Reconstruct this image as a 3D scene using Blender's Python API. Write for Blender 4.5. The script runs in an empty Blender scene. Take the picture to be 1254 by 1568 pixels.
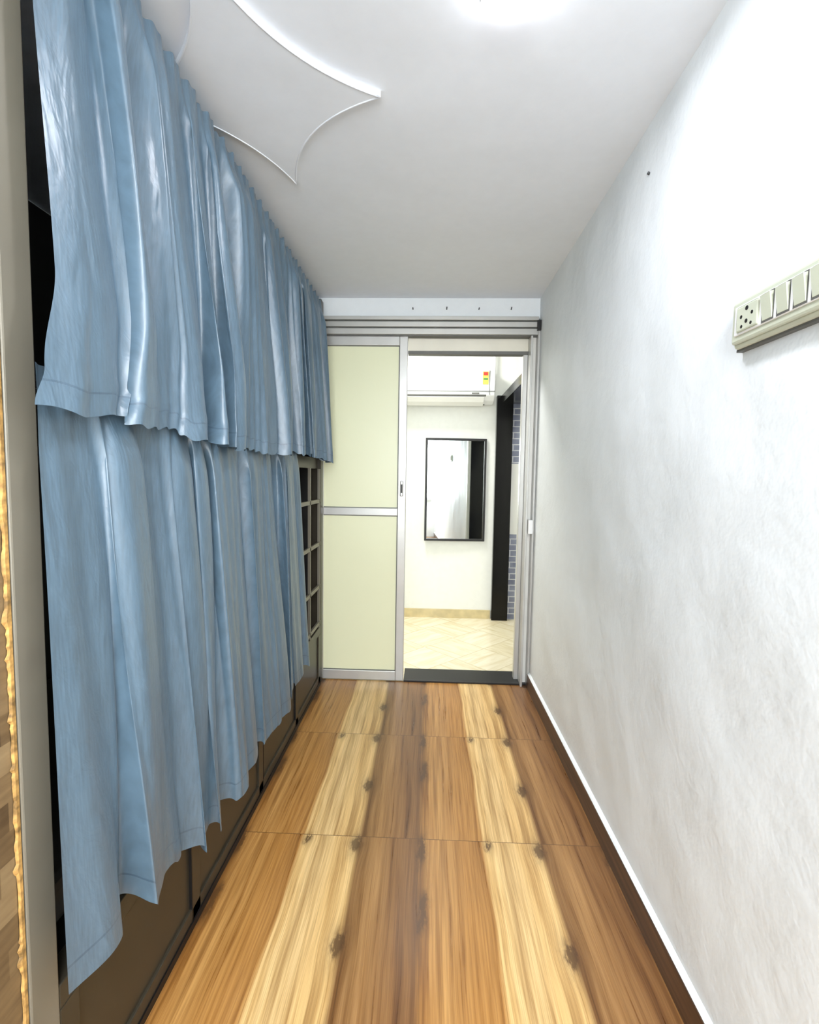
import bpy, bmesh, math, random
from math import radians, sin, cos, pi, sqrt
from mathutils import Vector
random.seed(7)
S=bpy.context.scene
S.view_settings.view_transform='Standard'
S.view_settings.look='None'
COL=bpy.context.collection

# ---------------------------------------------------------------- helpers
def srgb(r,g,b):
    f=lambda c:(c/255/12.92) if c/255<=.04045 else ((c/255+.055)/1.055)**2.4
    return (f(r),f(g),f(b),1)
class E:
    def __init__(s,nt,k): s.nt=nt; s.k=k
    def op(s,o,*a,clamp=False):
        n=s.nt.nodes.new('ShaderNodeMath'); n.operation=o; n.use_clamp=clamp
        for i,v in enumerate((s,)+a):
            if isinstance(v,E): s.nt.links.new(v.k,n.inputs[i])
            else: n.inputs[i].default_value=v
        return E(s.nt,n.outputs[0])
    def __add__(s,o): return s.op('ADD',o)
    __radd__=__add__
    def __sub__(s,o): return s.op('SUBTRACT',o)
    def __mul__(s,o): return s.op('MULTIPLY',o)
    __rmul__=__mul__
    def __truediv__(s,o): return s.op('DIVIDE',o)
    def fract(s): return s.op('FRACT')
    def abs(s): return s.op('ABSOLUTE')
    def exp(s): return s.op('EXPONENT')
    def lt(s,v): return s.op('LESS_THAN',v)
    def floor(s): return s.op('FLOOR')
class M:
    def __init__(s,name,base=(.8,.8,.8,1),rough=.5,metal=0.,spec=.5,**kw):
        s.m=bpy.data.materials.new(name); s.m.use_nodes=True
        s.nt=s.m.node_tree; s.b=s.nt.nodes['Principled BSDF']
        s.b.inputs['Base Color'].default_value=base
        s.b.inputs['Roughness'].default_value=rough
        s.b.inputs['Metallic'].default_value=metal
        s.b.inputs['Specular IOR Level'].default_value=spec
        for k,v in kw.items(): s.b.inputs[k.replace('_',' ')].default_value=v
        tc=s.nt.nodes.new('ShaderNodeTexCoord'); s.co=tc.outputs['Object']
        s.gen=tc
    def xyz(s,src=None):
        n=s.nt.nodes.new('ShaderNodeSeparateXYZ'); s.nt.links.new(src or s.co,n.inputs[0])
        return [E(s.nt,n.outputs[i]) for i in range(3)]
    def vec(s,x,y,z):
        n=s.nt.nodes.new('ShaderNodeCombineXYZ')
        for i,v in enumerate((x,y,z)):
            if isinstance(v,E): s.nt.links.new(v.k,n.inputs[i])
            else: n.inputs[i].default_value=v
        return n.outputs[0]
    def noise(s,vec,scale=1,detail=4,rough=.5,dist=0):
        n=s.nt.nodes.new('ShaderNodeTexNoise'); s.nt.links.new(vec,n.inputs['Vector'])
        n.inputs['Scale'].default_value=scale; n.inputs['Detail'].default_value=detail
        n.inputs['Roughness'].default_value=rough; n.inputs['Distortion'].default_value=dist
        return E(s.nt,n.outputs['Fac'])
    def ramp(s,fac,stops,interp='LINEAR'):
        n=s.nt.nodes.new('ShaderNodeValToRGB'); s.nt.links.new(fac.k,n.inputs[0])
        cr=n.color_ramp; cr.interpolation=interp
        while len(cr.elements)<len(stops): cr.elements.new(.5)
        for e,(p,c) in zip(cr.elements,stops): e.position=p; e.color=c
        return n.outputs[0]
    def mix(s,fac,a,b,mode='MIX'):
        n=s.nt.nodes.new('ShaderNodeMix'); n.data_type='RGBA'; n.blend_type=mode
        def put(i,v):
            if isinstance(v,E): s.nt.links.new(v.k,n.inputs[i])
            elif isinstance(v,(tuple,float,int)): n.inputs[i].default_value=v
            else: s.nt.links.new(v,n.inputs[i])
        put(0,fac);put(6,a);put(7,b)
        return n.outputs[2]
    def color(s,sock): s.nt.links.new(sock,s.b.inputs['Base Color'])
    def rough(s,e): s.nt.links.new(e.k,s.b.inputs['Roughness'])
    def bump(s,h,dist=.01,strength=1):
        n=s.nt.nodes.new('ShaderNodeBump'); n.inputs['Distance'].default_value=dist
        n.inputs['Strength'].default_value=strength
        s.nt.links.new(h.k,n.inputs['Height']); s.nt.links.new(n.outputs[0],s.b.inputs['Normal'])
def simple(name,rgb,rough=.5,metal=0.,var=.04,nscale=8,**kw):
    m=M(name,srgb(*rgb),rough,metal,**kw)
    n=m.noise(m.co,nscale,2)
    c=srgb(*rgb)
    lo=tuple(v*(1-var) for v in c[:3])+(1,); hi=tuple(min(1,v*(1+var)) for v in c[:3])+(1,)
    m.color(m.ramp(n,[(.3,lo),(.7,hi)]))
    return m.m
def link(o,parent=None):
    COL.objects.link(o)
    if parent: o.parent=parent
    return o
def empty(name):
    o=bpy.data.objects.new(name,None); o.empty_display_size=.1; return link(o)
def mesh(name,verts,faces,mat,parent=None,smooth=False):
    me=bpy.data.meshes.new(name); me.from_pydata(verts,[],faces); me.update()
    if smooth:
        for p in me.polygons: p.use_smooth=True
    for mt in (mat if isinstance(mat,list) else [mat]): me.materials.append(mt)
    return link(bpy.data.objects.new(name,me),parent)
def boxes(name,lst,mat,parent=None,bev=0):
    bm=bmesh.new()
    for (x0,x1,y0,y1,z0,z1) in lst:
        r=bmesh.ops.create_cube(bm,size=1)
        for v in r['verts']:
            v.co=Vector(((x0+x1)/2+v.co.x*(x1-x0),(y0+y1)/2+v.co.y*(y1-y0),(z0+z1)/2+v.co.z*(z1-z0)))
    if bev: bmesh.ops.bevel(bm,geom=list(bm.edges),offset=bev,segments=2,affect='EDGES',profile=.5)
    me=bpy.data.meshes.new(name); bm.to_mesh(me); bm.free(); me.materials.append(mat)
    return link(bpy.data.objects.new(name,me),parent)
def box(name,x0,x1,y0,y1,z0,z1,mat,parent=None,bev=0):
    return boxes(name,[(x0,x1,y0,y1,z0,z1)],mat,parent,bev)
def extrude_x(name,prof,x0,x1,mat,parent=None,bev=0,smooth=False):
    n=len(prof); v=[(x0,y,z) for y,z in prof]+[(x1,y,z) for y,z in prof]
    f=[tuple(range(n))[::-1],tuple(range(n,2*n))]+[(i,(i+1)%n,n+(i+1)%n,n+i) for i in range(n)]
    o=mesh(name,v,f,mat,parent)
    bm=bmesh.new(); bm.from_mesh(o.data); bmesh.ops.recalc_face_normals(bm,faces=bm.faces)
    if bev: bmesh.ops.bevel(bm,geom=list(bm.edges),offset=bev,segments=2,affect='EDGES',profile=.5)
    bm.to_mesh(o.data); bm.free()
    return o
def cyl(name,p0,p1,r,mat,parent=None,seg=16):
    p0,p1=Vector(p0),Vector(p1); d=p1-p0
    bm=bmesh.new(); bmesh.ops.create_cone(bm,cap_ends=True,segments=seg,radius1=r,radius2=r,depth=d.length)
    q=d.to_track_quat('Z','Y')
    for v in bm.verts: v.co=q@v.co+(p0+p1)/2
    me=bpy.data.meshes.new(name); bm.to_mesh(me); bm.free(); me.materials.append(mat)
    for p in me.polygons: p.use_smooth=len(p.vertices)==4
    return link(bpy.data.objects.new(name,me),parent)
def tube(name,pts,r,mat,parent=None):
    cu=bpy.data.curves.new(name,'CURVE'); cu.dimensions='3D'; cu.bevel_depth=r; cu.bevel_resolution=3
    sp=cu.splines.new('POLY'); sp.points.add(len(pts)-1); sp.use_cyclic_u=True
    for p,q in zip(sp.points,pts): p.co=(q[0],q[1],q[2],1)
    cu.materials.append(mat)
    return link(bpy.data.objects.new(name,cu),parent)

# ---------------------------------------------------------------- constants
XL,XR,D,H=-.605,.611,2.80,2.217
YB=-1.7
FY=4.15
# ---------------------------------------------------------------- materials
def plaster(name,rgb,bumps=.012,var=.03,fine=.09):
    m=M(name,srgb(*rgb),.55,spec=.35)
    a=m.noise(m.co,3.4,1,.4); b=m.noise(m.co,20,3,.6)
    cc=srgb(*rgb); lo=tuple(v*(1-var) for v in cc[:3])+(1,)
    m.color(m.ramp(b,[(.35,lo),(.65,cc)]))
    if bumps: m.bump(a+b*fine,bumps,1)
    return m
wallM=plaster('white_plaster',(233,238,240),.018,.02,.13).m
ceilM=plaster('ceiling_paint',(233,238,245),.008,.02).m
farwallM=plaster('hall_plaster',(236,238,234),0).m
alum=simple('aluminium',(192,192,188),.35,.45,.04)
alumD=simple('aluminium_shadow_groove',(100,100,96),.5,.3)
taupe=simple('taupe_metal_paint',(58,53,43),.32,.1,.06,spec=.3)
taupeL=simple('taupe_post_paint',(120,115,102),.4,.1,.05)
dark=simple('dark_interior',(22,21,21),.7)
black=simple('black_gloss',(6,6,8),.15,spec=.3)
blackm=simple('black_satin',(14,13,13),.45)
cream=simple('pale_cream_green_laminate',(232,234,198),.35,0,.015,2)
white=simple('white_plastic',(240,241,240),.3,0,.01)
offwhite=simple('switch_plastic',(196,201,182),.35,0,.02)
gold=simple('chipped_plywood',(168,130,72),.7,0,.6,70)
mattress=simple('mattress_fabric',(90,86,80),.9)
nailM=simple('nail_steel',(80,80,82),.4,.6)
redM=simple('label_red',(200,60,50),.5); yelM=simple('label_yellow',(232,214,90),.5); grn=simple('label_green',(70,140,80),.5)

def floor_mat():
    m=M('wood_look_tile',rough=.3,spec=.5)
    x,y,z=m.xyz()
    fu=((x+.2)/.6).fract(); v=((y-.243)/.65).fract()
    lx=fu*.6; ly=v*.65
    warp=m.noise(m.vec(lx*5,ly*1.8,0),1,2,.5)
    knots=[(.975,.95,.014,.030),(.980,.42,.013,.032),(.335,.93,.010,.05),(.345,.58,.010,.05),(.70,.97,.008,.014)]
    kn=None; bend=None
    wn=m.noise(m.vec(lx*60,ly*20,0),1,4,.75)
    for a,b,rx,ry in knots:
        ux=((fu-a+.5).fract()-.5)*.6; uy=((v-b+.5).fract()-.5)*.65
        dx=(ux+(wn-.5)*.045)/rx; dy=(uy+(wn-.5)*.09)/ry
        r2=dx*dx+dy*dy
        k=(r2*-1.0).exp()+(r2*-.20).exp()*.38
        kn=k if kn is None else kn+k
        ex=ux/(rx*3.0); ey=uy/(ry*2.2)
        g=((ex*ex+ey*ey)*-1.).exp()*ux*-.35
        bend=g if bend is None else bend+g
    gx=lx+bend+(warp-.5)*.028
    g1=m.noise(m.vec(gx*70,ly*1.6,0),1,4,.6,.1)
    g2=m.noise(m.vec(gx*420,ly*5,3.1),1,2,.6)
    g3=m.noise(m.vec(gx*30,ly*1.1,7.7),1,3,.55)
    fe=fu+(g1-.5)*.040+(warp-.5)*.035
    base=m.ramp(fe,[(0,srgb(136,100,60)),(.10,srgb(170,130,82)),(.20,srgb(150,110,66)),(.315,srgb(130,92,54)),(.34,srgb(178,130,70)),(.45,srgb(200,154,92)),(.56,srgb(176,128,68)),(.665,srgb(188,140,78)),(.685,srgb(222,188,128)),(.80,srgb(238,208,152)),(.88,srgb(220,184,124)),(.975,srgb(230,196,136)),(1.0,srgb(136,100,60))])
    c=m.mix(1.,base,m.ramp(g1,[(.28,(.46,.36,.25,1)),(.43,(.83,.77,.69,1)),(.55,(1,1,1,1)),(.8,(1.08,1.08,1.08,1))]),'MULTIPLY')
    c=m.mix(1.,c,m.ramp(g3,[(.3,(.52,.42,.31,1)),(.44,(.89,.84,.77,1)),(.55,(1.02,1.0,.98,1)),(.75,(1.14,1.12,1.08,1))]),'MULTIPLY')
    c=m.mix(.55,c,m.ramp(g2,[(.3,(.55,.48,.40,1)),(.6,(1.05,1.05,1.05,1))]),'MULTIPLY')
    c=m.mix(kn.op('MINIMUM',.85),c,srgb(72,46,26))
    jv=(v-.5).abs().op('GREATER_THAN',.4975); ju=(fu-.334).abs().lt(.0016)
    j=jv.op('MAXIMUM',ju*.5)
    c=m.mix(j*.65,c,srgb(84,56,34))
    m.color(c)
    m.rough(g1*.15+.22)
    return m.m
floorM=floor_mat()
def skirt_mat():
    m=M('brown_skirting_tile',rough=.35)
    x,y,z=m.xyz()
    g=m.noise(m.vec(x*40,y*3,z*70),1,3,.6,.3)
    m.color(m.ramp(g,[(.3,srgb(58,38,24)),(.6,srgb(92,64,42)),(.8,srgb(108,78,52))]))
    return m.m
skirtM=skirt_mat()
def marble():
    m=M('hall_marble_floor',rough=.18)
    x,y,z=m.xyz()
    a=(x+y)*.7071/.30; b=(x-y)*.7071/.30
    fa=(a.fract()-.5).abs(); fb=(b.fract()-.5).abs()
    ln=fa.op('MAXIMUM',fb).op('GREATER_THAN',.485)
    n=m.noise(m.vec(a*6,b*1.0,0),1,4,.6,.8); n2=m.noise(m.vec(a*1.0,b*6,0),1,4,.6,.8)
    par=((a.floor()+b.floor())*.5).fract().op('GREATER_THAN',.25)
    c=m.mix(par,m.ramp(n,[(.3,srgb(212,198,158)),(.6,srgb(232,223,194))]),m.ramp(n2,[(.3,srgb(218,204,166)),(.6,srgb(234,226,200))]))
    c=m.mix(ln*.35,c,srgb(180,162,116))
    m.color(c); return m.m
marbleM=marble()
def brick():
    m=M('grey_blue_wall_tile',rough=.3)
    x,y,z=m.xyz()
    row=(z/.05); fr=(row.fract()-.5).abs().op('GREATER_THAN',.42)
    cx=(x/.11+(row.floor()*.5).fract()); fc=(cx.fract()-.5).abs().op('GREATER_THAN',.46)
    ln=fr.op('MAXIMUM',fc)
    n=m.noise(m.co,9,3)
    m.color(m.mix(ln,m.ramp(n,[(.3,srgb(116,122,148)),(.7,srgb(156,162,186))]),srgb(215,218,225))); return m.m
brickM=brick()
def cloth(name,rgb):
    m=M(name,srgb(*rgb),.37,spec=.8)
    m.b.inputs['Sheen Weight'].default_value=.08; m.b.inputs['Sheen Roughness'].default_value=.35
    m.b.inputs['Sheen Tint'].default_value=(.9,.95,1,1)
    x,y,z=m.xyz()
    u,v,_=m.xyz(m.gen.outputs['UV'])
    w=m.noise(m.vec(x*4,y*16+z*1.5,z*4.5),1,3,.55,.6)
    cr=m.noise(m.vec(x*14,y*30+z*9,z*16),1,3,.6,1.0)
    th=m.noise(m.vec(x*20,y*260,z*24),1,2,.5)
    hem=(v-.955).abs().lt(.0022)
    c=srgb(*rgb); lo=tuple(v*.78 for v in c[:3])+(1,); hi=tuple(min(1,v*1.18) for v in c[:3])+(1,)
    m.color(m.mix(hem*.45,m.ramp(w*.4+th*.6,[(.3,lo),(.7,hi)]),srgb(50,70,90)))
    m.bump(w+cr*.18+th*.02-hem*.15,.008,.75)
    return m.m
clothM=cloth('pale_blue_satin',(83,105,121))

# ---------------------------------------------------------------- shell
box('floor',-1.5,.75,YB,D,-.06,0,floorM)
box('ceiling',-1.5,.75,YB,D+.0,H,H+.06,ceilM)
box('wall_right',XR,XR+.14,YB,D+.10,0,H,wallM)
box('wall_left',-1.60,-1.50,YB,D,0,H,wallM)
box('wall_rear',-1.60,.75,YB-.1,YB,0,H,wallM)
box('wall_back',-1.50,XR,D,D+.10,2.108,2.60,wallM)
box('wall_back_left',-1.9,-.64,D,D+.10,0,2.108,wallM)
boxes('wall_back_right',[(XR+.10,1.0,D+.10,D+.16,0,2.6)],farwallM)
box('added_black_lining',.563,XR+.10,D+.10,D+.125,0,2.05,black)  # dark lining added behind the jamb so the mirror reflects a black strip
bb=empty('baseboard_right')
box('skirting_tile',.595,XR,YB,D-.04,0,.082,skirtM,bb)
mesh('plaster_ledge',[(.598,YB,.082),(.598,D-.04,.082),(.602,YB,.086),(.602,D-.04,.086),(XR,YB,.091),(XR,D-.04,.091),(XR,YB,.082),(XR,D-.04,.082)],
     [(0,1,3,2),(2,3,5,4),(4,5,7,6),(6,7,1,0),(0,2,4,6),(1,7,5,3)],wallM,bb)

box('floor_hall',-1.9,1.0,D+.0,FY,-.06,0.0,marbleM)
box('wall_far',-1.9,1.0,FY,FY+.1,0,2.6,farwallM)
box('wall_hall_left',-2.0,-1.9,D,FY,0,2.6,farwallM)
box('wall_hall_right',.84,.94,D+.16,FY,0,2.6,farwallM)
box('ceiling_hall',-1.9,1.0,D+.1,FY,2.6,2.66,farwallM)
box('baseboard_hall',-1.9,.56,FY-.015,FY,0,.075,simple('beige_marble_skirting',(206,190,146),.3,0,.15,12))
wt=empty('wall_tile_panel')
box('tile_field',.70,.84,FY-.012,FY,0,1.86,brickM,wt)
box('light_reflection_band',.70,.84,FY-.018,FY-.012,.74,1.34,white,wt)  # light reflected on the tiles, built in as a white panel
box('door_threshold',-.122,.598,D-.01,D+.17,0,.012,blackm,None,.002)
bf=empty('black_door_frame')
box('jamb',.565,.70,FY-.06,FY,0,1.90,black,bf,.003)
box('lintel',.60,.84,3.10,FY-.06,1.83,1.90,black,bf,.003)
cyl('ceiling_spot',(.79,4.0,1.80),(.79,4.0,1.83),.018,white,bf)

# ---------------------------------------------------------------- ceiling ornament
def arc(p,q,bul,n=18):
    p,q=Vector(p),Vector(q); d=q-p; nrm=Vector((-d.y,d.x)); out=[]
    for i in range(n):
        t=i/n; out.append(p+d*t+nrm*bul*4*t*(1-t))
    return out
T1,T2,T3,T4=(-.141,1.337),(-.465,1.716),(-.78,1.33),(-.475,.93)
cen=Vector((-.46,1.33))
def concave(p,q,b):
    pts=arc(p,q,b); alt=arc(p,q,-b)
    return pts if (pts[9]-cen).length<(alt[9]-cen).length else alt
out=concave(T1,T2,.15)+concave(T2,T3,.11)+concave(T3,T4,.13)+concave(T4,T1,.12)
def layer(name,pts,z0,z1,parent):
    n=len(pts); v=[(p.x,p.y,z0) for p in pts]+[(p.x,p.y,z1) for p in pts]
    f=[tuple(range(n)),tuple(range(n,2*n))]+[(i,(i+1)%n,n+(i+1)%n,n+i) for i in range(n)]
    o=mesh(name,v,f,ceilM,parent)
    bm=bmesh.new(); bm.from_mesh(o.data); bmesh.ops.recalc_face_normals(bm,faces=bm.faces); bm.to_mesh(o.data); bm.free()
orn=empty('ceiling_plaster_star')
layer('raised_panel',out,H-.015,H,orn)
tube('edge_bead',[(p.x,p.y,H-.0145) for p in [cen+(q-cen)*.992 for q in out]],.0026,ceilM,orn)

def emis(name,col,st):
    m=M(name); m.b.inputs['Emission Color'].default_value=col; m.b.inputs['Emission Strength'].default_value=st; return m.m
def ceiling_light(name,x,y,z,s,st,col=(.96,.97,1,1),side=1.0):
    """surface-mounted LED panel: metal back plate, opal diffuser; glowing sides added to brighten the ceiling"""
    e=empty(name); z-=.001
    box('back_plate',x-s/2-.006,x+s/2+.006,y-s/2-.006,y+s/2+.006,z-.006,z,white,e)
    a,b=z-.034,z-.006; h=s/2
    mesh('diffuser',[(x-h,y-h,a),(x-h,y+h,a),(x+h,y+h,a),(x+h,y-h,a)],[(0,1,2,3)],emis(name+'_glow',col,st),e)
    mesh('added_glow_sides',[(x-h,y-h,a),(x-h,y+h,a),(x+h,y+h,a),(x+h,y-h,a),(x-h,y-h,b),(x-h,y+h,b),(x+h,y+h,b),(x+h,y-h,b)],
         [(0,4,5,1),(1,5,6,2),(2,6,7,3),(3,7,4,0)],emis(name+'_side_glow',col,side),e)
ceiling_light('led_panel_light',.155,1.040,H,.110,185,(.93,.94,1,1),side=14)
ceiling_light('rear_fill_light',.155,-.75,H,.40,88,side=70)  # lamp added out of view behind the camera as soft fill light
ceiling_light('hall_ceiling_light',-.3,3.5,2.6,.4,76,(1,.98,.94,1),side=20)
wn=empty('added_fill_window')  # made-up window behind the camera, added to light the corridor evenly
boxes('frame',[(-.62,-.56,YB,YB+.04,.75,1.95),(.46,.52,YB,YB+.04,.75,1.95),(-.56,.46,YB,YB+.04,1.89,1.95),(-.56,.46,YB,YB+.04,.75,.81),(-.07,-.03,YB,YB+.04,.81,1.89)],alum,wn)
mesh('fill_light_pane',[(-.56,YB+.015,.81),(-.56,YB+.015,1.89),(.46,YB+.015,1.89),(.46,YB+.015,.81)],[(0,1,2,3)],emis('fill_pane_glow',(.92,.97,1,1),18),wn)  # glowing pane is the added fill light

# ---------------------------------------------------------------- bunk unit
bk=empty('bunk_bed')
box('post_near',-.665,XL,.678,.735,0,H-.002,taupeL,bk,.003)
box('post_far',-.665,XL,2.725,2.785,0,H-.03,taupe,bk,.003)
boxes('rails',[(-.65,-.625,.735,2.725,2.06,2.10),(-.65,-.625,.735,2.725,1.25,1.31),(-.65,XL,.735,2.725,.30,.345)],taupe,bk,.002)
box('deck_upper',-1.49,-.65,.70,2.79,1.27,1.30,dark,bk)
box('deck_lower',-1.49,-.65,.70,2.79,.29,.33,dark,bk)
box('back_lining',-1.49,-1.48,.70,2.79,.33,2.2,dark,bk)
box('end_lining',-1.48,-.665,2.76,2.785,.33,2.2,dark,bk)
box('end_lining_near',-1.48,-.665,.667,.69,.0,2.2,dark,bk)
box('mattress_lower',-1.45,-.70,.72,2.74,.33,.42,mattress,bk,.02)
box('mattress_upper',-1.45,-.70,.72,2.74,1.30,1.39,mattress,bk,.02)
box('base_panel',-.64,-.612,.735,2.725,.02,.30,taupe,bk)
boxes('base_stiles',[(-.64,XL,y,y+.045,.02,.30) for y in (.735,1.19,1.70,2.20,2.68)]+[(-.64,XL,.735,2.725,.02,.055)],taupe,bk,.002)
boxes('base_gaps',[(-.63,XL+.0006,y,y+.004,.02,.30) for y in (1.186,1.747,2.196)],blackm,bk)
box('base_kick',-.64,-.602,.735,2.725,0,.02,blackm,bk)
gr=[(-.618,XL,y,y+.014,.345,1.25) for y in (2.25,2.48,2.70)]
for z in (.36,.572,.817,1.06): gr.append((-.616,XL,2.24,2.725,z,z+.020))
boxes('window_grille',gr,taupeL,bk)
cyl('curtain_rod_upper',(-.612,.735,2.10),(-.612,2.76,2.10),.005,black,bk)
cyl('curtain_rod_lower',(-.612,.735,1.335),(-.612,2.74,1.335),.005,black,bk)
def boardmat():
    m=M('printed_laminate_board',rough=.5)
    x,y,z=m.xyz()
    row=(z/.045); sh=(row.floor()*.37).fract(); cell=(y/.07+sh)
    n=m.noise(m.vec(cell.floor()*3.3,row.floor()*5.1,0),1,0)
    g=m.noise(m.vec(x*10,y*14,z*90),1,4)
    m.color(m.ramp(n*.7+g*.3,[(.3,srgb(78,60,38)),(.5,srgb(118,96,66)),(.7,srgb(146,124,90))])); return m.m
eb=empty('plywood_end_board')
box('board',-.66,-.612,.25,.670,0,1.62,boardmat(),eb)
v=[];f=[];n=260
for i in range(n+1):
    z=1.62*i/n
    w=.001+.006*abs(sin(z*23)+.6*sin(z*61+1))*random.random()
    v+=[(-.611,.671-w,z),(-.607,.671-w*.4,z),(-.607,.6755,z),(-.64,.677,z)]
for i in range(n):
    for k in range(3):
        a=i*4+k; f.append((a,a+1,a+5,a+4))
mesh('chipped_edge',v,f,gold,eb)

# ---------------------------------------------------------------- curtains
def smooth(a,b,t):
    t=max(0,min(1,(t-a)/(b-a))); return t*t*(3-2*t)
def interp(pts,x):
    if x<=pts[0][0]: return pts[0][1]
    for (a,va),(b,vb) in zip(pts,pts[1:]):
        if x<=b: return va+(vb-va)*smooth(a,b,x)
    return pts[-1][1]
def gfold(p): return 1.95*sqrt(sin(p/2)**2+.014)-1.0
def curtain(name,edge0,y1t,y1b,ztop,zbot,xt,xb,N,at,ab,lean,seed,farfade=0,NS=680,NT=110):
    rnd=random.Random(seed); ph=[rnd.uniform(0,6.28) for _ in range(12)]
    V=[];F=[]
    for j in range(NT+1):
        t=j/NT
        ya=interp(edge0,t); ye=y1t+(y1b-y1t)*t
        for i in range(NS+1):
            s=i/NS
            y=ya+(ye-ya)*s
            z=ztop(s)+(zbot(s)-ztop(s))*t
            warp=.42*sin(2*pi*1.7*s+ph[0])+.26*sin(2*pi*4.3*s+ph[1])
            e=min(1,s*14,(1-s)*14)
            ls=s-lean*t*(1-.7*s)*e
            w1=gfold(2*pi*(N*ls+warp)+ph[2]+.6*sin(3*t+ph[3]+6*s))
            w2=gfold(2*pi*(N*1.9*ls+warp*.6)+ph[4]+.9*sin(2.0*t+7*s))
            w3=sin(2*pi*(N*4.1*ls)+ph[5]+1.2*sin(2*t+9*s))
            wt=sin(2*pi*(N*2.6*s)+ph[6]+2.4*sin(13*s)+.8*sin(31*s))
            wt2=sin(2*pi*(N*5.3*s)+ph[7]+2*sin(17*s))
            k=smooth(0,.16,t)
            vary=.66+.34*sin(2*pi*3.3*s+ph[8]+1.6*t)
            vary2=.55+.45*sin(2*pi*4.1*s+ph[9]+2.2*t)
            Ft=at*(.7*wt+.3*wt2)
            Fb=ab*(.80*w1*vary+.38*w2*vary2+.09*w3*(1-.6*t))*(.60+.40*t)*(.25+.75*min(1,s*10))*(1-farfade*s*s)
            x=xt+(xb-xt)*t**.8*(1-.5*farfade*s*s)+Ft*(1-k)+Fb*k
            y+=(.024*cos(2*pi*(N*ls+warp)+ph[2])*k)*e
            z+= (1-smooth(0,.025,t))*.006*(wt*.6+wt2*.5)
            z+= t**6*(-.010*w1+.003*w3)
            V.append((max(x,-.6015),y,z))
    for j in range(NT):
        for i in range(NS):
            a=j*(NS+1)+i; F.append((a,a+1,a+NS+2,a+NS+1))
    o=mesh(name,V,F,clothM,None,True)
    uv=o.data.uv_layers.new(name='UVMap'); W=NS+1
    for lp in o.data.loops:
        j,i=divmod(lp.vertex_index,W); uv.data[lp.index].uv=(i/NS,j/NT)
    return o
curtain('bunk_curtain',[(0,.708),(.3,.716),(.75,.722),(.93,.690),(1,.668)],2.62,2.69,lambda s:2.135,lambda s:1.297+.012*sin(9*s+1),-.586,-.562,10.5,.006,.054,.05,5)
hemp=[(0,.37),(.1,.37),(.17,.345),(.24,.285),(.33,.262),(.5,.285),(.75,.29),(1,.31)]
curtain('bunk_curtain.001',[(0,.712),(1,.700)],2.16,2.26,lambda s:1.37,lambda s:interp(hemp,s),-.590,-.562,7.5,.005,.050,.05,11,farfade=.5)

# ---------------------------------------------------------------- sliding door
dr=empty('door_1')
yf=D-.005
boxes('leaf_frame',[(-.172,-.125,yf,yf+.035,.004,2.006),(-.64,-.605,yf,yf+.035,.004,2.006),(-.605,-.172,yf,yf+.035,1.955,2.006),(-.605,-.172,yf,yf+.035,.004,.060),(-.605,-.172,yf,yf+.035,.986,1.03)],alum,dr,.003)
boxes('leaf_panels',[(-.605,-.172,yf+.012,yf+.022,.060,.986),(-.605,-.172,yf+.012,yf+.022,1.03,1.955)],cream,dr)
boxes('gaskets',[(-.605,-.172,yf+.009,yf+.011,.060,.064),(-.605,-.172,yf+.009,yf+.011,.982,.986),(-.605,-.172,yf+.009,yf+.011,1.03,1.034),(-.605,-.172,yf+.009,yf+.011,1.951,1.955),
   (-.176,-.172,yf+.009,yf+.011,.060,.986),(-.176,-.172,yf+.009,yf+.011,1.03,1.955)],alumD,dr)
box('handle',-.158,-.140,yf-.014,yf,1.10,1.19,alum,dr,.005)
box('handle_slot',-.153,-.145,yf-.016,yf-.013,1.12,1.17,blackm,dr)
fr=empty('door_frame')
boxes('header_tracks',[(-.64,.600,D-.035,D+.09,2.088,2.108),(-.64,.600,D-.030,D+.0,2.052,2.080),(-.64,.600,D-.025,D-.008,2.012,2.044)],alum,fr,.002)
boxes('track_grooves',[(-.64,.600,D-.012,D+.09,2.006,2.088)],alumD,fr)
boxes('rear_header',[(-.125,.56,D+.035,D+.08,1.935,2.006)],simple('beige_aluminium',(226,222,206),.4,.1),fr,.002)
boxes('rear_header_gasket',[(-.125,.56,D+.033,D+.085,1.918,1.935)],alumD,fr)
boxes('jamb_right',[(.560,.572,D-.03,D+.09,.0,2.006),(.598,.610,D-.035,D+.09,.0,2.088),(.572,.598,D+.03,D+.09,.0,2.006)],alum,fr,.0015)
box('jamb_slot',.573,.597,D+.01,D+.03,.0,2.006,simple('slot_white',(224,224,218),.4,.1),fr)
boxes('jamb_inner',[(.535,.560,D+.045,D+.085,.012,1.935)],alum,fr,.002)
box('strike_plate',.575,.600,D-.05,D-.02,.90,.98,white,fr,.003)
box('corner_bracket',.590,.610,D-.05,D-.03,2.03,2.085,blackm,fr,.002)

# ---------------------------------------------------------------- mirror
mr=empty('wall_mirror')
x0,x1,z0,z1=-.022,.492,.675,1.545; t=.018; mx=(x0+x1)/2; x0-=mx; x1-=mx
boxes('frame',[(x0,x1,-.028,0,z0,z0+t),(x0,x1,-.028,0,z1-t,z1),(x0,x0+t,-.028,0,z0+t,z1-t),(x1-t,x1,-.028,0,z0+t,z1-t)],blackm,mr,.002)
mg=M('mirror_glass',(.86,.90,.87,1),.02,1.0).m
box('glass',x0+t,x1-t,-.014,-.002,z0+t,z1-t,mg,mr)
mr.location=(mx,FY-.0105,0); mr.rotation_euler=(0,0,radians(2.2))

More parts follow.
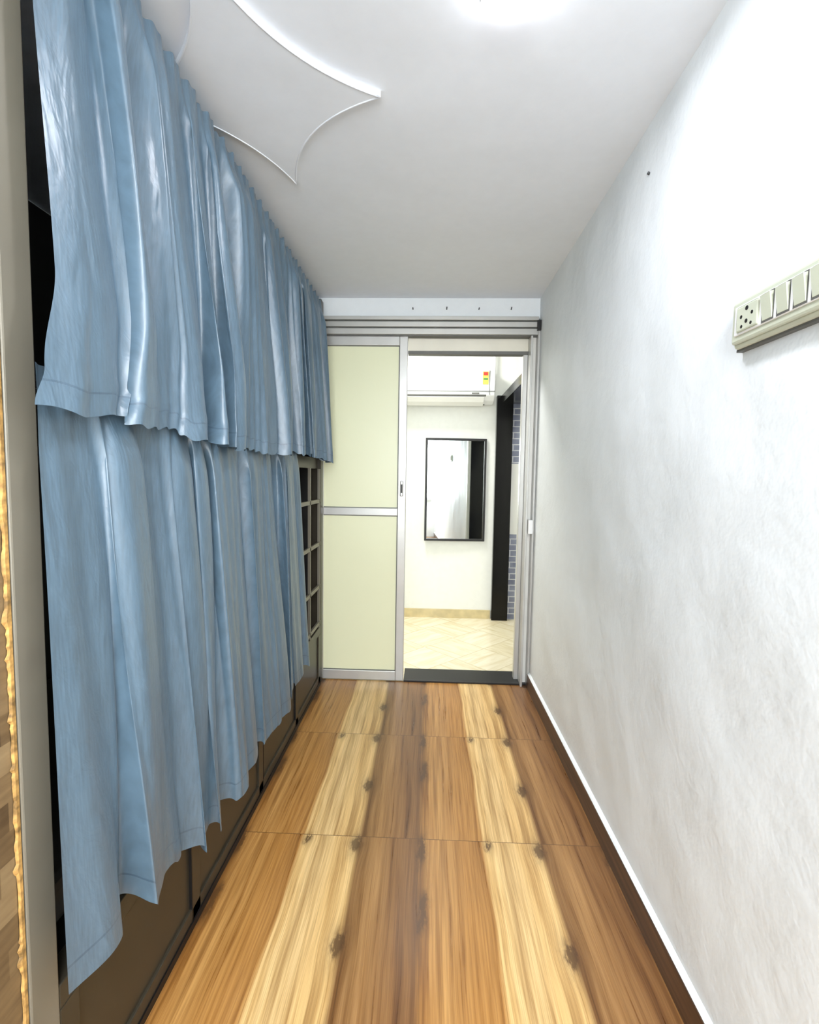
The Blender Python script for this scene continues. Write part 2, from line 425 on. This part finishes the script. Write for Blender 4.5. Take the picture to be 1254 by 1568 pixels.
# ---------------------------------------------------------------- air conditioner
ac=empty('air_conditioner')
yb=FY
prof=[(yb,1.83),(yb-.10,1.815),(yb-.17,1.835),(yb-.205,1.875),(yb-.212,1.95),(yb-.208,2.07),(yb-.19,2.10),(yb,2.105)]
extrude_x('body',prof,-.36,.525,simple('air_conditioner_shell',(226,228,230),.3,0,.01),ac,.008)
extrude_x('louver',[(yb-.105,1.808),(yb-.172,1.828),(yb-.202,1.862),(yb-.207,1.860),(yb-.176,1.824),(yb-.105,1.803)],-.30,.44,white,ac,.001)
extrude_x('vent_gap',[(yb-.100,1.812),(yb-.200,1.868),(yb-.2085,1.874),(yb-.209,1.880),(yb-.1,1.83)],-.32,.455,alumD,ac)
boxes('seam',[(-.36,.526,yb-.2135,yb-.205,1.905,1.908)],alumD,ac)
boxes('end_cap_seam',[(.478,.481,yb-.2135,yb-.2,1.88,2.07)],alumD,ac)
box('energy_label',.425,.470,yb-.2145,yb-.206,1.96,2.06,yelM,ac)
box('energy_label_dial',.430,.465,yb-.2160,yb-.2145,2.03,2.055,redM,ac)
box('energy_label_bar',.430,.465,yb-.2160,yb-.2145,1.995,2.008,grn,ac)
box('display',.34,.40,yb-.2085,yb-.2,1.885,1.895,alumD,ac)
cyl('pipe',(.54,FY-.03,1.95),(.54,FY-.03,2.4),.012,white,ac)

# ---------------------------------------------------------------- switchboard
sw=empty('switch_board')
xs=XR
box('back_box',xs-.020,xs,.68,.988,1.466,1.556,offwhite,sw,.006)
box('cover_plate',xs-.028,xs-.018,.685,.983,1.473,1.551,offwhite,sw,.005)
box('module_frame',xs-.031,xs-.027,.695,.970,1.486,1.540,white,sw,.002)
box('under_shadow_strip',xs-.012,xs,.68,.989,1.462,1.467,alumD,sw)  # shade under the switch box, painted as a dark strip
box('socket',xs-.034,xs-.030,.900,.960,1.490,1.536,offwhite,sw,.003)
for (yy,zz,r) in [(.930,1.528,.0042),(.915,1.516,.0032),(.945,1.516,.0032),(.930,1.505,.0038),(.917,1.498,.003),(.943,1.498,.003)]:
    cyl('socket_hole',(xs-.0345,yy,zz),(xs-.030,yy,zz),r,blackm,sw,12)
for k in range(5):
    yc=.878-k*.037
    v=[(xs-.030,yc-.013,1.490),(xs-.030,yc+.013,1.490),(xs-.030,yc+.013,1.536),(xs-.030,yc-.013,1.536),
       (xs-.032,yc-.012,1.492),(xs-.032,yc+.012,1.492),(xs-.038,yc+.012,1.534),(xs-.038,yc-.012,1.534)]
    mesh('rocker_switch_%d'%(k+1),v,[(4,5,6,7),(0,1,5,4),(1,2,6,5),(2,3,7,6),(3,0,4,7)],offwhite,sw)
    box('switch_gap_%d'%(k+1),xs-.0315,xs-.030,yc-.0150,yc+.0150,1.488,1.538,alumD,sw)

na=empty('wall_nails')
for i,x in enumerate((-.10,.09,.27,.45)):
    cyl('nail_%d'%i,(x,D-.02,2.158+.004*(i%2)),(x,D+.0,2.155),.003,nailM,na,8)
cyl('nail_side',(XR-.006,1.455,2.078),(XR,1.455,2.076),.004,nailM,na,8)

w=bpy.data.worlds.new('world'); S.world=w; w.use_nodes=True
w.node_tree.nodes['Background'].inputs[0].default_value=(.8,.85,.9,1); w.node_tree.nodes['Background'].inputs[1].default_value=.5

cd=bpy.data.cameras.new('camera'); co=bpy.data.objects.new('camera',cd); link(co)
cd.sensor_fit='HORIZONTAL'; cd.sensor_width=36; cd.lens=740.65/1254*36; cd.clip_start=.02
co.location=(0,0,1.209); co.rotation_euler=(pi/2-.0709,-.0154,.0375)
S.camera=co
